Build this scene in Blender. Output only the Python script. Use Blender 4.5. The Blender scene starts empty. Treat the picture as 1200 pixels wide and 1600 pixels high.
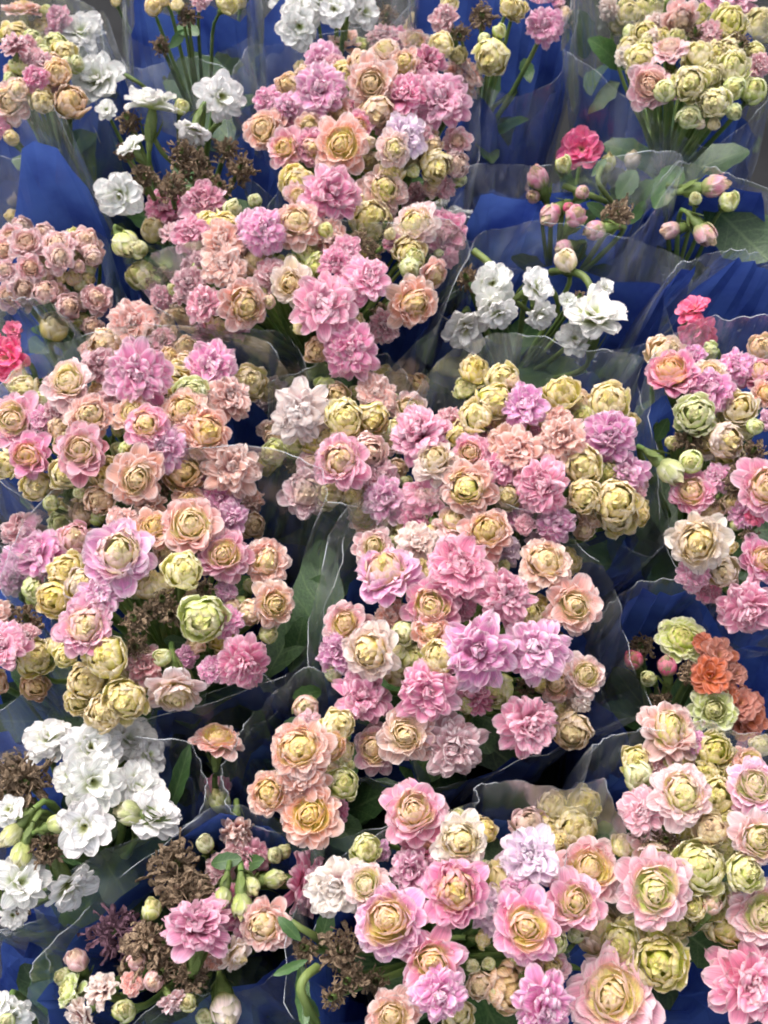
import bpy, math, random
import numpy as np
from mathutils import Vector, Matrix, noise

random.seed(7)
R = math.radians
scene = bpy.context.scene
col = scene.collection

# ------------------------------------------------------------------ camera, sky, sun, exposure
PITCH = R(62.0)
FOVY = R(46.0)
CAM = Vector((0.0, -0.224, 0.641))
cd = bpy.data.cameras.new('camera')
cam = bpy.data.objects.new('camera', cd)
col.objects.link(cam)
cam.location = CAM
cam.rotation_euler = (math.pi / 2 - PITCH, 0, 0)
cd.sensor_fit = 'VERTICAL'
cd.angle = FOVY
cd.clip_start = 0.01
cd.clip_end = 50
cd.dof.use_dof = True
cd.dof.focus_distance = 0.44
cd.dof.aperture_fstop = 20.0
scene.camera = cam

world = bpy.data.worlds.new('World')
scene.world = world
world.use_nodes = True
wn = world.node_tree
sky = wn.nodes.new('ShaderNodeTexSky')
sky.sky_type = 'NISHITA'
sky.sun_disc = False
SUN_EL, SUN_AZ = R(58), R(-35)
sky.sun_elevation = SUN_EL
sky.sun_rotation = SUN_AZ
sky.air_density = 1.0
sky.dust_density = 4.0
sky.ozone_density = 1.0
haz = wn.nodes.new('ShaderNodeHueSaturation')      # thin even cloud takes most of the blue out of the sky
haz.inputs['Saturation'].default_value = 0.35
wn.links.new(sky.outputs[0], haz.inputs['Color'])
wn.links.new(haz.outputs[0], wn.nodes['Background'].inputs[0])
wn.nodes['Background'].inputs[1].default_value = 0.15
sd = bpy.data.lights.new('sun', 'SUN')
sun = bpy.data.objects.new('sun', sd)
col.objects.link(sun)
sd.energy = 1.2
sd.angle = R(45)
sd.color = (1.0, 0.96, 0.90)
sun_dir = Vector((math.sin(SUN_AZ) * math.cos(SUN_EL), math.cos(SUN_AZ) * math.cos(SUN_EL), math.sin(SUN_EL)))
sun.rotation_euler = sun_dir.to_track_quat('Z', 'Y').to_euler()
scene.view_settings.view_transform = 'Standard'
scene.view_settings.look = 'None'
scene.view_settings.exposure = 1.20
scene.view_settings.gamma = 1.0
scene.cycles.use_denoising = True
scene.cycles.max_bounces = 5
scene.cycles.diffuse_bounces = 3
scene.cycles.filter_width = 1.9
scene.cycles.glossy_bounces = 2
scene.cycles.transmission_bounces = 3
scene.cycles.use_adaptive_sampling = True
scene.cycles.adaptive_threshold = 0.06
scene.cycles.transparent_max_bounces = 14
scene.cycles.caustics_reflective = False
scene.cycles.caustics_refractive = False

# ------------------------------------------------------------------ helpers
RIGHT = Vector((1, 0, 0))
FWD = Vector((0, math.cos(PITCH), -math.sin(PITCH)))
UP = Vector((0, math.sin(PITCH), math.cos(PITCH)))
TAN = math.tan(FOVY / 2)


def ray(px, py):
    """direction with unit depth along the optical axis through a photo pixel (1200 x 1600)"""
    return FWD + RIGHT * ((px - 600) / 800 * TAN) + UP * ((800 - py) / 800 * TAN)


def at(px, py, z):
    d = ray(px, py)
    return CAM + d * ((z - CAM.z) / d.z)


def mesh_from(name, V, F, attr=None, smooth=True, mat=None):
    me = bpy.data.meshes.new(name)
    me.from_pydata([tuple(v) for v in V], [], F)
    if smooth:
        me.polygons.foreach_set('use_smooth', [True] * len(me.polygons))
    if attr is not None:
        a = me.attributes.new('pz', 'FLOAT_COLOR', 'POINT')
        a.data.foreach_set('color', [c for p in attr for c in (p[0], p[1], p[2], 1.0)])
    if mat:
        me.materials.append(mat)
    me.update()
    return me


def add(name, me, parent=None, mw=None, color=None, base=None):
    o = bpy.data.objects.new(name, me)
    col.objects.link(o)
    if parent is not None:
        o.parent = parent
    if mw is not None:
        o.matrix_basis = mw
    if color is not None:
        o.color = (*color, 1)
    if base is not None:
        o['base_color'] = [float(c) for c in base]
    return o


def tube(pts, r0, r1, n=6):
    V, F = [], []
    m = len(pts)
    ref = Vector((0.31, 0.74, 0.6)).normalized()
    for i, p in enumerate(pts):
        t = (pts[min(i + 1, m - 1)] - pts[max(i - 1, 0)]).normalized()
        s = t.cross(ref)
        if s.length < 1e-4:
            s = t.cross(Vector((1, 0, 0)))
        s.normalize()
        b = t.cross(s)
        r = r0 + (r1 - r0) * i / (m - 1)
        for k in range(n):
            a = 2 * math.pi * k / n
            V.append(p + s * (r * math.cos(a)) + b * (r * math.sin(a)))
    for i in range(m - 1):
        for k in range(n):
            F.append((i * n + k, i * n + (k + 1) % n, (i + 1) * n + (k + 1) % n, (i + 1) * n + k))
    return V, F


def tag(o, label=None, cat=None, group=None, kind=None):
    if label: o['label'] = label
    if cat: o['category'] = cat
    if group: o['group'] = group
    if kind: o['kind'] = kind
    return o


# ------------------------------------------------------------------ materials
def new_mat(name):
    m = bpy.data.materials.new(name)
    m.use_nodes = True
    nt = m.node_tree
    nt.nodes.clear()
    return m, nt


def N(nt, t, **kw):
    n = nt.nodes.new(t)
    for k, v in kw.items():
        setattr(n, k, v)
    return n


def math_node(nt, op, a, b=None, clamp=False):
    n = nt.nodes.new('ShaderNodeMath')
    n.operation = op
    n.use_clamp = clamp
    for i, x in enumerate((a, b)):
        if x is None:
            continue
        if isinstance(x, (int, float)):
            n.inputs[i].default_value = x
        else:
            nt.links.new(x, n.inputs[i])
    return n.outputs[0]


def ramp01(nt, x, lo, hi):
    n = nt.nodes.new('ShaderNodeMapRange')
    n.interpolation_type = 'SMOOTHSTEP'
    n.clamp = True
    nt.links.new(x, n.inputs[0])
    n.inputs[1].default_value = lo
    n.inputs[2].default_value = hi
    return n.outputs[0]


def mixc(nt, f, a, b, mode='MIX'):
    n = nt.nodes.new('ShaderNodeMix')
    n.data_type = 'RGBA'
    n.blend_type = mode
    for sock, x in ((n.inputs[0], f), (n.inputs[6], a), (n.inputs[7], b)):
        if isinstance(x, (int, float)):
            sock.default_value = x
        elif isinstance(x, tuple):
            sock.default_value = (*x, 1)
        else:
            nt.links.new(x, sock)
    return n.outputs[2]


def petal_material(name, translucent=0.45, rough=0.65, wear=1.0, bump=0.25):
    m, nt = new_mat(name)
    L = nt.links.new
    pz = N(nt, 'ShaderNodeAttribute', attribute_name='pz')
    sep = N(nt, 'ShaderNodeSeparateColor')
    L(pz.outputs['Color'], sep.inputs[0])
    u, v, lay = sep.outputs[0], sep.outputs[1], sep.outputs[2]
    oi = N(nt, 'ShaderNodeObjectInfo')
    bc = N(nt, 'ShaderNodeAttribute', attribute_type='OBJECT', attribute_name='base_color')
    tc = N(nt, 'ShaderNodeTexCoord')
    # base colour of the petal foot runs out into the tip colour; inner layers keep the foot colour longer
    sh = math_node(nt, 'SUBTRACT', u, math_node(nt, 'MULTIPLY', lay, 0.62))
    nz = N(nt, 'ShaderNodeTexNoise')
    nz.inputs['Scale'].default_value = 3.5
    nz.inputs['Detail'].default_value = 2
    L(tc.outputs['Object'], nz.inputs['Vector'])
    sh = math_node(nt, 'ADD', sh, math_node(nt, 'MULTIPLY', math_node(nt, 'SUBTRACT', nz.outputs[0], 0.5), 0.5))
    f = ramp01(nt, sh, 0.12, 0.66)
    c = mixc(nt, f, bc.outputs['Color'], oi.outputs['Color'])
    # pale rim of each petal
    e1 = ramp01(nt, u, 0.78, 1.0)
    e2 = math_node(nt, 'MULTIPLY', ramp01(nt, v, 0.62, 1.0), ramp01(nt, u, 0.3, 0.7))
    e = math_node(nt, 'MAXIMUM', e1, e2)
    so = N(nt, 'ShaderNodeSeparateColor')
    L(oi.outputs['Color'], so.inputs[0])
    tg = ramp01(nt, so.outputs[1], 0.05, 0.48)
    ec = mixc(nt, ramp01(nt, lay, 0.35, 0.8), (0.95, 0.88, 0.86), (0.92, 0.74, 0.50))
    c = mixc(nt, math_node(nt, 'MULTIPLY', math_node(nt, 'MULTIPLY', e, tg), 0.62), c, ec)
    # fine veins running along the petal
    cmb = N(nt, 'ShaderNodeCombineXYZ')
    L(math_node(nt, 'MULTIPLY', v, 9.0), cmb.inputs[0])
    L(math_node(nt, 'MULTIPLY', u, 1.6), cmb.inputs[1])
    L(math_node(nt, 'MULTIPLY', oi.outputs['Random'], 40.0), cmb.inputs[2])
    vn = N(nt, 'ShaderNodeTexNoise')
    vn.inputs['Scale'].default_value = 1.0
    vn.inputs['Detail'].default_value = 3
    L(cmb.outputs[0], vn.inputs['Vector'])
    vv = N(nt, 'ShaderNodeMapRange')
    L(vn.outputs[0], vv.inputs[0])
    vv.inputs[1].default_value, vv.inputs[2].default_value = 0.3, 0.7
    vv.inputs[3].default_value, vv.inputs[4].default_value = 0.80, 1.12
    hsv = N(nt, 'ShaderNodeHueSaturation')
    L(c, hsv.inputs['Color'])
    L(vv.outputs[0], hsv.inputs['Value'])
    rs = N(nt, 'ShaderNodeMapRange')
    L(oi.outputs['Random'], rs.inputs[0])
    rs.inputs[3].default_value, rs.inputs[4].default_value = 0.86, 1.16
    L(rs.outputs[0], hsv.inputs['Saturation'])
    c = hsv.outputs[0]
    # brown ageing on edges of some petals
    wz = N(nt, 'ShaderNodeTexNoise')
    wz.inputs['Scale'].default_value = 9.0
    wz.inputs['Detail'].default_value = 3
    L(tc.outputs['Object'], wz.inputs['Vector'])
    w = math_node(nt, 'MULTIPLY', ramp01(nt, wz.outputs[0], 0.55, 0.72), ramp01(nt, u, 0.7, 1.0))
    w = math_node(nt, 'MULTIPLY', w, math_node(nt, 'MULTIPLY', ramp01(nt, oi.outputs['Random'], 0.45, 1.0), 0.6 * wear))
    c = mixc(nt, w, c, (0.30, 0.17, 0.09))
    p = N(nt, 'ShaderNodeBsdfPrincipled')
    L(c, p.inputs['Base Color'])
    p.inputs['Roughness'].default_value = rough
    p.inputs['Specular IOR Level'].default_value = 0.18
    bmp = N(nt, 'ShaderNodeBump')
    bmp.inputs['Strength'].default_value = bump
    bmp.inputs['Distance'].default_value = 0.0006
    L(vn.outputs[0], bmp.inputs['Height'])
    L(bmp.outputs[0], p.inputs['Normal'])
    t = N(nt, 'ShaderNodeBsdfTranslucent')
    L(c, t.inputs[0])
    mx = N(nt, 'ShaderNodeMixShader')
    mx.inputs[0].default_value = translucent
    L(p.outputs[0], mx.inputs[1])
    L(t.outputs[0], mx.inputs[2])
    out = N(nt, 'ShaderNodeOutputMaterial')
    L(mx.outputs[0], out.inputs[0])
    return m


def simple_mat(name, c1, c2, scale=30, rough=0.5, spec=0.4, translucent=0.0, bump=0.0, randval=0.25):
    m, nt = new_mat(name)
    L = nt.links.new
    tc = N(nt, 'ShaderNodeTexCoord')
    nz = N(nt, 'ShaderNodeTexNoise')
    nz.inputs['Scale'].default_value = scale
    nz.inputs['Detail'].default_value = 4
    L(tc.outputs['Object'], nz.inputs['Vector'])
    c = mixc(nt, ramp01(nt, nz.outputs[0], 0.3, 0.7), c1, c2)
    oi = N(nt, 'ShaderNodeObjectInfo')
    hsv = N(nt, 'ShaderNodeHueSaturation')
    L(c, hsv.inputs['Color'])
    rs = N(nt, 'ShaderNodeMapRange')
    L(oi.outputs['Random'], rs.inputs[0])
    rs.inputs[3].default_value, rs.inputs[4].default_value = 1 - randval, 1 + randval
    L(rs.outputs[0], hsv.inputs['Value'])
    p = N(nt, 'ShaderNodeBsdfPrincipled')
    L(hsv.outputs[0], p.inputs['Base Color'])
    p.inputs['Roughness'].default_value = rough
    p.inputs['Specular IOR Level'].default_value = spec
    if bump:
        b = N(nt, 'ShaderNodeBump')
        b.inputs['Strength'].default_value = bump
        b.inputs['Distance'].default_value = 0.001
        L(nz.outputs[0], b.inputs['Height'])
        L(b.outputs[0], p.inputs['Normal'])
    out = N(nt, 'ShaderNodeOutputMaterial')
    if translucent:
        t = N(nt, 'ShaderNodeBsdfTranslucent')
        L(hsv.outputs[0], t.inputs[0])
        mx = N(nt, 'ShaderNodeMixShader')
        mx.inputs[0].default_value = translucent
        L(p.outputs[0], mx.inputs[1])
        L(t.outputs[0], mx.inputs[2])
        L(mx.outputs[0], out.inputs[0])
    else:
        L(p.outputs[0], out.inputs[0])
    return m


def film_material():
    m, nt = new_mat('clear_film')
    L = nt.links.new
    tc = N(nt, 'ShaderNodeTexCoord')
    mp = N(nt, 'ShaderNodeMapping')
    mp.inputs['Scale'].default_value = (1, 1, 0.35)
    L(tc.outputs['Object'], mp.inputs[0])
    n1 = N(nt, 'ShaderNodeTexNoise')      # soft dents
    n1.inputs['Scale'].default_value = 45
    n1.inputs['Detail'].default_value = 2
    L(mp.outputs[0], n1.inputs['Vector'])
    mp2 = N(nt, 'ShaderNodeMapping')
    mp2.inputs['Scale'].default_value = (1, 1, 0.22)
    L(tc.outputs['Object'], mp2.inputs[0])
    n2 = N(nt, 'ShaderNodeTexNoise')      # scuffs
    n2.inputs['Scale'].default_value = 60
    n2.inputs['Detail'].default_value = 4
    n2.inputs['Roughness'].default_value = 0.65
    L(mp2.outputs[0], n2.inputs['Vector'])
    n3 = N(nt, 'ShaderNodeTexNoise')      # specks of dried water
    n3.inputs['Scale'].default_value = 420
    n3.inputs['Detail'].default_value = 0
    L(tc.outputs['Object'], n3.inputs['Vector'])
    bmp = N(nt, 'ShaderNodeBump')
    bmp.inputs['Strength'].default_value = 0.5
    bmp.inputs['Distance'].default_value = 0.004
    L(n1.outputs[0], bmp.inputs['Height'])
    gl = N(nt, 'ShaderNodeBsdfGlossy')
    gl.inputs['Roughness'].default_value = 0.2
    gl.inputs['Color'].default_value = (0.95, 0.97, 1, 1)
    L(bmp.outputs[0], gl.inputs['Normal'])
    tr = N(nt, 'ShaderNodeBsdfTransparent')
    tr.inputs[0].default_value = (0.97, 0.975, 0.98, 1)
    df = N(nt, 'ShaderNodeBsdfTranslucent')
    df.inputs[0].default_value = (0.8, 0.82, 0.85, 1)
    df2 = N(nt, 'ShaderNodeBsdfDiffuse')
    df2.inputs[0].default_value = (0.8, 0.82, 0.85, 1)
    hz = N(nt, 'ShaderNodeMixShader')
    L(df.outputs[0], hz.inputs[1]); L(df2.outputs[0], hz.inputs[2])
    fr = N(nt, 'ShaderNodeFresnel')
    fr.inputs['IOR'].default_value = 1.5
    L(bmp.outputs[0], fr.inputs['Normal'])
    # milky scuffs
    sc = math_node(nt, 'ADD', math_node(nt, 'MULTIPLY', ramp01(nt, n2.outputs[0], 0.42, 0.75), 0.16),
                   math_node(nt, 'MULTIPLY', ramp01(nt, n3.outputs[0], 0.76, 0.82), 0.18))
    sc = math_node(nt, 'ADD', sc, 0.025)
    a = N(nt, 'ShaderNodeMixShader')
    L(sc, a.inputs[0]); L(tr.outputs[0], a.inputs[1]); L(hz.outputs[0], a.inputs[2])
    b = N(nt, 'ShaderNodeMixShader')
    L(math_node(nt, 'MINIMUM', math_node(nt, 'MULTIPLY', fr.outputs[0], 1.8, True), 0.30), b.inputs[0])
    L(a.outputs[0], b.inputs[1]); L(gl.outputs[0], b.inputs[2])
    out = N(nt, 'ShaderNodeOutputMaterial')
    L(b.outputs[0], out.inputs[0])
    return m


def edge_material():
    m, nt = new_mat('film_cut_edge')
    L = nt.links.new
    p = N(nt, 'ShaderNodeBsdfPrincipled')
    p.inputs['Base Color'].default_value = (0.75, 0.78, 0.82, 1)
    p.inputs['Roughness'].default_value = 0.2
    tr = N(nt, 'ShaderNodeBsdfTransparent')
    tc = N(nt, 'ShaderNodeTexCoord')
    nz = N(nt, 'ShaderNodeTexNoise')
    nz.inputs['Scale'].default_value = 60
    L(tc.outputs['Object'], nz.inputs['Vector'])
    mx = N(nt, 'ShaderNodeMixShader')
    L(math_node(nt, 'MULTIPLY', ramp01(nt, nz.outputs[0], 0.40, 0.75), 0.55), mx.inputs[0])
    L(tr.outputs[0], mx.inputs[1]); L(p.outputs[0], mx.inputs[2])
    out = N(nt, 'ShaderNodeOutputMaterial')
    L(mx.outputs[0], out.inputs[0])
    return m


M_PETAL = petal_material('petal')
M_WHITE = petal_material('white_petal', translucent=0.35, wear=0.35)
M_CALYX = simple_mat('calyx_green', (0.09, 0.14, 0.035), (0.20, 0.25, 0.075), 60, 0.5, 0.35, 0.2)
M_STEM = simple_mat('stem_green', (0.08, 0.15, 0.035), (0.19, 0.25, 0.07), 90, 0.55)
M_LEAF = simple_mat('leaf_green', (0.030, 0.075, 0.022), (0.065, 0.135, 0.038), 40, 0.35, 0.5, 0.12, 0.25)
M_DRY = simple_mat('dried_petal', (0.11, 0.07, 0.048), (0.36, 0.26, 0.17), 30, 0.8, 0.2, 0.15, 0.4)
M_DRYV = simple_mat('dried_purple_petal', (0.11, 0.05, 0.08), (0.22, 0.12, 0.15), 30, 0.8, 0.2, 0.15, 0.4)
M_SOIL = simple_mat('soil', (0.012, 0.009, 0.007), (0.04, 0.03, 0.022), 120, 0.95, 0.1, 0, 1.0)
M_POT = simple_mat('pot_plastic', (0.015, 0.015, 0.017), (0.025, 0.025, 0.028), 20, 0.45)
M_GROUND = simple_mat('bench_rubber', (0.004, 0.004, 0.005), (0.010, 0.010, 0.011), 25, 0.8, 0.2, 0, 0.6)
M_BLUE = simple_mat('blue_wrap', (0.022, 0.045, 0.26), (0.080, 0.15, 0.50), 26, 0.24, 0.7, 0.35, 1.0, 0.25)
nt = M_LEAF.node_tree        # pale midrib and side veins
pzn = N(nt, 'ShaderNodeAttribute', attribute_name='pz')
sp = N(nt, 'ShaderNodeSeparateColor')
nt.links.new(pzn.outputs['Color'], sp.inputs[0])
rib = ramp01(nt, sp.outputs[1], 0.10, 0.02)
sv = math_node(nt, 'SINE', math_node(nt, 'SUBTRACT', math_node(nt, 'MULTIPLY', sp.outputs[0], 38.0), math_node(nt, 'MULTIPLY', sp.outputs[1], 9.0)))
vein = math_node(nt, 'MAXIMUM', rib, math_node(nt, 'MULTIPLY', ramp01(nt, sv, 0.86, 1.0), 0.6))
pr = [x for x in nt.nodes if x.type == 'BSDF_PRINCIPLED'][0]
src = pr.inputs['Base Color'].links[0].from_socket
nt.links.new(mixc(nt, math_node(nt, 'MULTIPLY', vein, 0.5), src, (0.16, 0.24, 0.09)), pr.inputs['Base Color'])
M_FILM = film_material()
M_EDGE = edge_material()

# ------------------------------------------------------------------ flower meshes (unit diameter, facing +Z)
ROWS = [0, .2, .4, .6, .8, .93, 1.0]
HW = [.26, .58, .90, 1.0, .87, .58, .10]
COLS = [-1, -.5, 0, .5, 1]


def petal(L, W, a0, a1, r0=0.02, z0=0.0, cup=.2, ruf=.0, lay=0.0, rng=random, rows=ROWS, hw=HW, tipcurl=0.0, roll=0.0):
    V, A, F = [], [], []
    r, z = r0, z0
    pu = 0
    ph = rng.uniform(0, 6.28)
    skew = rng.uniform(-.12, .12)
    for i, u in enumerate(rows):
        th = R(a0 + (a1 - a0) * u + tipcurl * max(0, u - .75) / .25)
        if i:
            um = (u + pu) / 2
            tm = R(a0 + (a1 - a0) * um + tipcurl * max(0, um - .75) / .25)
            r += L * (u - pu) * math.sin(tm)
            z += L * (u - pu) * math.cos(tm)
        pu = u
        nx, nzv = -math.cos(th), math.sin(th)
        for v in COLS:
            w = hw[i] * W
            off = cup * w * v * v + ruf * u * (math.sin(ph + v * 3.3 + u * 2.0) * abs(v) ** .5 + .6 * u * math.sin(ph * 2.3 + v * 6.5))
            # outline a little ragged
            y = v * w * (1 + rng.uniform(-.06, .06)) + skew * L * u * u * .5
            off += roll * y * u + (.10 * w * (1 - abs(v) * 2) if abs(v) < .4 else 0) * (-1 if lay < .3 else 0)
            if abs(v) > .9 and i > 2:
                off += rng.uniform(-.02, .02) * L
            V.append((r + nx * off, y, z + nzv * off))
            A.append((u, abs(v), lay))
    n = len(COLS)
    for i in range(len(rows) - 1):
        for k in range(n - 1):
            F.append((i * n + k, i * n + k + 1, (i + 1) * n + k + 1, (i + 1) * n + k))
    return V, F, A


def merge(parts):
    V, F, A = [], [], []
    for v, f, a in parts:
        b = len(V)
        V += v
        F += [tuple(i + b for i in q) for q in f]
        A += a
    return V, F, A


def rotz(part, ang, tilt=0.0):
    v, f, a = part
    c, s = math.cos(ang), math.sin(ang)
    return [(x * c - y * s, x * s + y * c, z) for x, y, z in v], f, a


def ring(n, L, W, a0, a1, r0, z0, cup, ruf, lay, rng, ja=8, jl=.08, off=None):
    out = []
    o = rng.uniform(0, 6.28) if off is None else off
    for i in range(n):
        d = rng.gauss(0, ja)
        l = L * (1 + rng.uniform(-jl, jl))
        w = W * (1 + rng.uniform(-.12, .12))
        p = petal(l, w, a0 + d * .5, a1 + d, r0, z0 + rng.uniform(-.01, .01), cup * rng.uniform(.6, 1.4), ruf, lay, rng, tipcurl=rng.gauss(0, 16) * (lay < .3), roll=rng.gauss(0, .40) * (1 - lay * .8))
        out.append(rotz(p, o + 2 * math.pi * i / n + rng.gauss(0, .16 - .08 * min(1, lay))))
    return out


def core_P(rng):
    P = []
    P += ring(13, .48, .125, 48, 94, .03, .00, .10, .05, 0, rng, 14, .14)
    P += ring(12, .46, .12, 36, 88, .03, .02, .08, .06, 0, rng, 17, .16)
    P += ring(12, .43, .115, 25, 80, .03, .04, .05, .065, .05, rng, 19, .18)
    P += ring(11, .39, .11, 14, 70, .02, .06, .05, .065, .08, rng, 20, .18)
    P += ring(10, .35, .105, 6, 58, .02, .075, .1, .065, .10, rng, 22, .2)
    P += ring(8, .31, .095, -2, 44, .01, .085, .15, .06, .13, rng, 22, .2)
    P += ring(5, .27, .085, -8, 26, .0, .09, .3, .05, .18, rng, 18)
    return P


def core_R(rng):
    o = rng.uniform(-.5, 1.0)          # how far the heart has opened
    k = rng.uniform(.92, 1.08)
    P = []
    if rng.random() < .6:              # heart still closed like a little cabbage
        P += ring(10, .465, .155, 60, 84, .03, -.01, .16, .04, .08, rng, 11, .12)
        P += ring(9, .42, .15, 60, 66 + 8 * o, .03, .00, .2, .035, .22, rng, 10, .1)
        P += ring(8, .37, .15, 84, 18 + 8 * o, .03, .01, .3, .025, .46, rng, 8)
        sx, sz = .60 * k, rng.uniform(.46, .56)
        for v, f, a in core_Y(rng):
            P.append(([(x * sx, y * sx, (z + .36) * sz + .02) for x, y, z in v], f, [(q[0], q[1], min(1.0, q[2] + .10)) for q in a]))
        return P
    P += ring(10, .465, .155, 60, 84, .03, -.01, .16, .04, .10, rng, 11, .12)
    P += ring(9, .42, .15, 66, 58 + 8 * o, .03, .00, .2, .035, .28, rng, 9)
    P += ring(7, .405 * k, .20, 92, 4 + 10 * o, .03, .01, .36, .015, .55, rng, 6)
    P += ring(6, .375 * k, .19, 90, -14 + 10 * o, .03, .025, .42, .012, .66, rng, 6)
    P += ring(6, .34 * k, .175, 84, -30 + 8 * o, .02, .04, .46, .01, .76, rng, 6)
    P += ring(5, .31 * k, .155, 74, -42 + 8 * o, .02, .055, .48, .01, .84, rng, 6)
    P += ring(5, .28 * k, .13, 58, -50 + 8 * o, .01, .07, .48, .01, .90, rng, 6)
    P += ring(4, .255 * k, .11, 40, -50, .005, .08, .48, .01, .95, rng, 6)
    P += ring(3, .235 * k, .09, 20, -40, .0, .09, .48, .0, 1.0, rng, 5)
    return P


def core_Y(rng):
    o = rng.uniform(-.6, 1.0)
    P = []
    P += ring(9, .86, .235, 100, -28 + 16 * o, .03, -.36, .30, .03, .42, rng, 10, .08)
    P += ring(9, .86, .22, 96, -42 + 12 * o, .03, -.34, .36, .03, .52, rng, 9, .08)
    P += ring(8, .84, .21, 92, -52 + 10 * o, .03, -.33, .40, .025, .62, rng, 9, .08)
    P += ring(8, .81, .19, 82, -60 + 8 * o, .02, -.31, .42, .022, .72, rng, 9, .08)
    P += ring(7, .78, .165, 68, -60 + 6 * o, .02, -.29, .44, .02, .80, rng, 9, .08)
    P += ring(6, .76, .14, 50, -54, .01, -.27, .46, .015, .88, rng, 9, .07)
    P += ring(5, .75, .11, 32, -44, .01, -.26, .5, .01, .95, rng, 8, .06)
    P += ring(3, .74, .09, 14, -28, .0, -.26, .5, .0, 1.0, rng, 6, .05)
    return P


def core_B(rng):
    P = []
    P += ring(5, .98, .34, 84, -46, .04, -.44, .5, .0, .45, rng, 4, .05)
    P += ring(5, .98, .31, 78, -52, .03, -.42, .5, .0, .6, rng, 4, .05)
    P += ring(4, .96, .26, 66, -54, .03, -.40, .5, .0, .75, rng, 4, .05)
    P += ring(4, .94, .20, 46, -46, .02, -.38, .5, .0, .9, rng, 4, .05)
    return P


def core_W(rng):
    P = []
    P += ring(9, .475, .158, 58, 88, .03, .00, .12, .04, 0, rng, 13, .12)
    P += ring(8, .42, .145, 44, 82, .03, .02, .12, .045, 0, rng, 15, .15)
    P += ring(7, .35, .125, 28, 76, .02, .04, .15, .045, 0, rng, 17, .18)
    P += ring(5, .25, .09, 12, 58, .02, .05, .25, .03, .1, rng, 15)
    for k in range(4):   # stamens
        a = k * 1.57 + .4
        P.append(rotz(petal(.12, .02, 8, 25, .015, .04, .3, 0, 1.2, rng), a))
    return P


def make_meshes(fn, name, n, mat, seed):
    out = []
    for i in range(n):
        rng = random.Random(seed + i)
        V, F, A = merge(fn(rng))
        off = Vector((seed * .37 + i * 5.1, i * 3.3, 1.7))
        W = []
        for p in V:      # no two heads are quite regular
            q = Vector(p)
            d = noise.noise_vector(q * 2.2 + off) * .055 + noise.noise_vector(q * 6.5 + off) * .020
            W.append(q + d * min(1.0, q.length * 3))
        out.append(mesh_from(name, W, F, A, True, mat))
    return out


def outer_meshes(name, n, mat, seed, L, W, a0, a1, r0, z0, cup, ruf, lay, j=8, tc=0):
    out = []
    for i in range(n):
        rng = random.Random(seed + i)
        d = rng.gauss(0, j)
        V, F, A = petal(L * rng.uniform(.92, 1.06), W * rng.uniform(.88, 1.1), a0 + d * .4, a1 + d, r0, z0, cup, ruf, lay, rng, tipcurl=tc, roll=rng.gauss(0, .2))
        out.append(mesh_from(name, V, F, A, True, mat))
    return out


CORE = {
    'P': make_meshes(core_P, 'pink_double_centre', 10, M_PETAL, 100),
    'R': make_meshes(core_R, 'rose_centre', 11, M_PETAL, 200),
    'Y': make_meshes(core_Y, 'half_open_ball', 9, M_PETAL, 300),
    'B': make_meshes(core_B, 'closed_bud', 4, M_PETAL, 400),
    'W': make_meshes(core_W, 'open_double_centre', 6, M_WHITE, 500),
}
OUTER = {
    'P': (10, outer_meshes('ruffled_petal', 8, M_PETAL, 600, .53, .140, 60, 104, .03, -.03, .10, .045, 0, 11, 14)),
    'R': (9, outer_meshes('flared_petal', 8, M_PETAL, 700, .54, .170, 70, 92, .03, -.04, .16, .04, .0, 11, 18)),
    'Y': (7, outer_meshes('cupped_petal', 6, M_PETAL, 800, .82, .26, 108, -18, .03, -.38, .40, .02, .3, 8, 30)),
    'B': (4, outer_meshes('bud_scale', 3, M_PETAL, 900, .92, .36, 92, -40, .05, -.46, .5, .0, .3, 3)),
    'W': (9, outer_meshes('open_petal', 6, M_WHITE, 1000, .52, .158, 66, 98, .03, -.02, .1, .04, 0, 12, 12)),
}


def calyx_mesh():
    V, F = [], []
    prof = [(.055, -.72), (.085, -.5), (.12, -.28), (.115, -.12), (.08, .02)]
    n = 8
    for r, z in prof:
        for k in range(n):
            a = 2 * math.pi * k / n
            rr = r * (1 + .12 * math.cos(4 * a))
            V.append((rr * math.cos(a), rr * math.sin(a), z))
    for i in range(len(prof) - 1):
        for k in range(n):
            F.append((i * n + k, i * n + (k + 1) % n, (i + 1) * n + (k + 1) % n, (i + 1) * n + k))
    for k in range(4):  # sepals
        a = k * math.pi / 2 + .3
        for s in (0,):
            b = len(V)
            pts = [(.08, -.55, -.05), (.08, -.55, .05), (.16, -.36, -.06), (.16, -.36, .06), (.24, -.12, 0)]
            for x, z, y in pts:
                c, sn = math.cos(a), math.sin(a)
                V.append((x * c - y * sn, x * sn + y * c, z))
            F += [(b, b + 1, b + 3, b + 2), (b + 2, b + 3, b + 4)]
    return mesh_from('calyx', V, F, None, True, M_CALYX)


CALYX = calyx_mesh()


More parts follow.
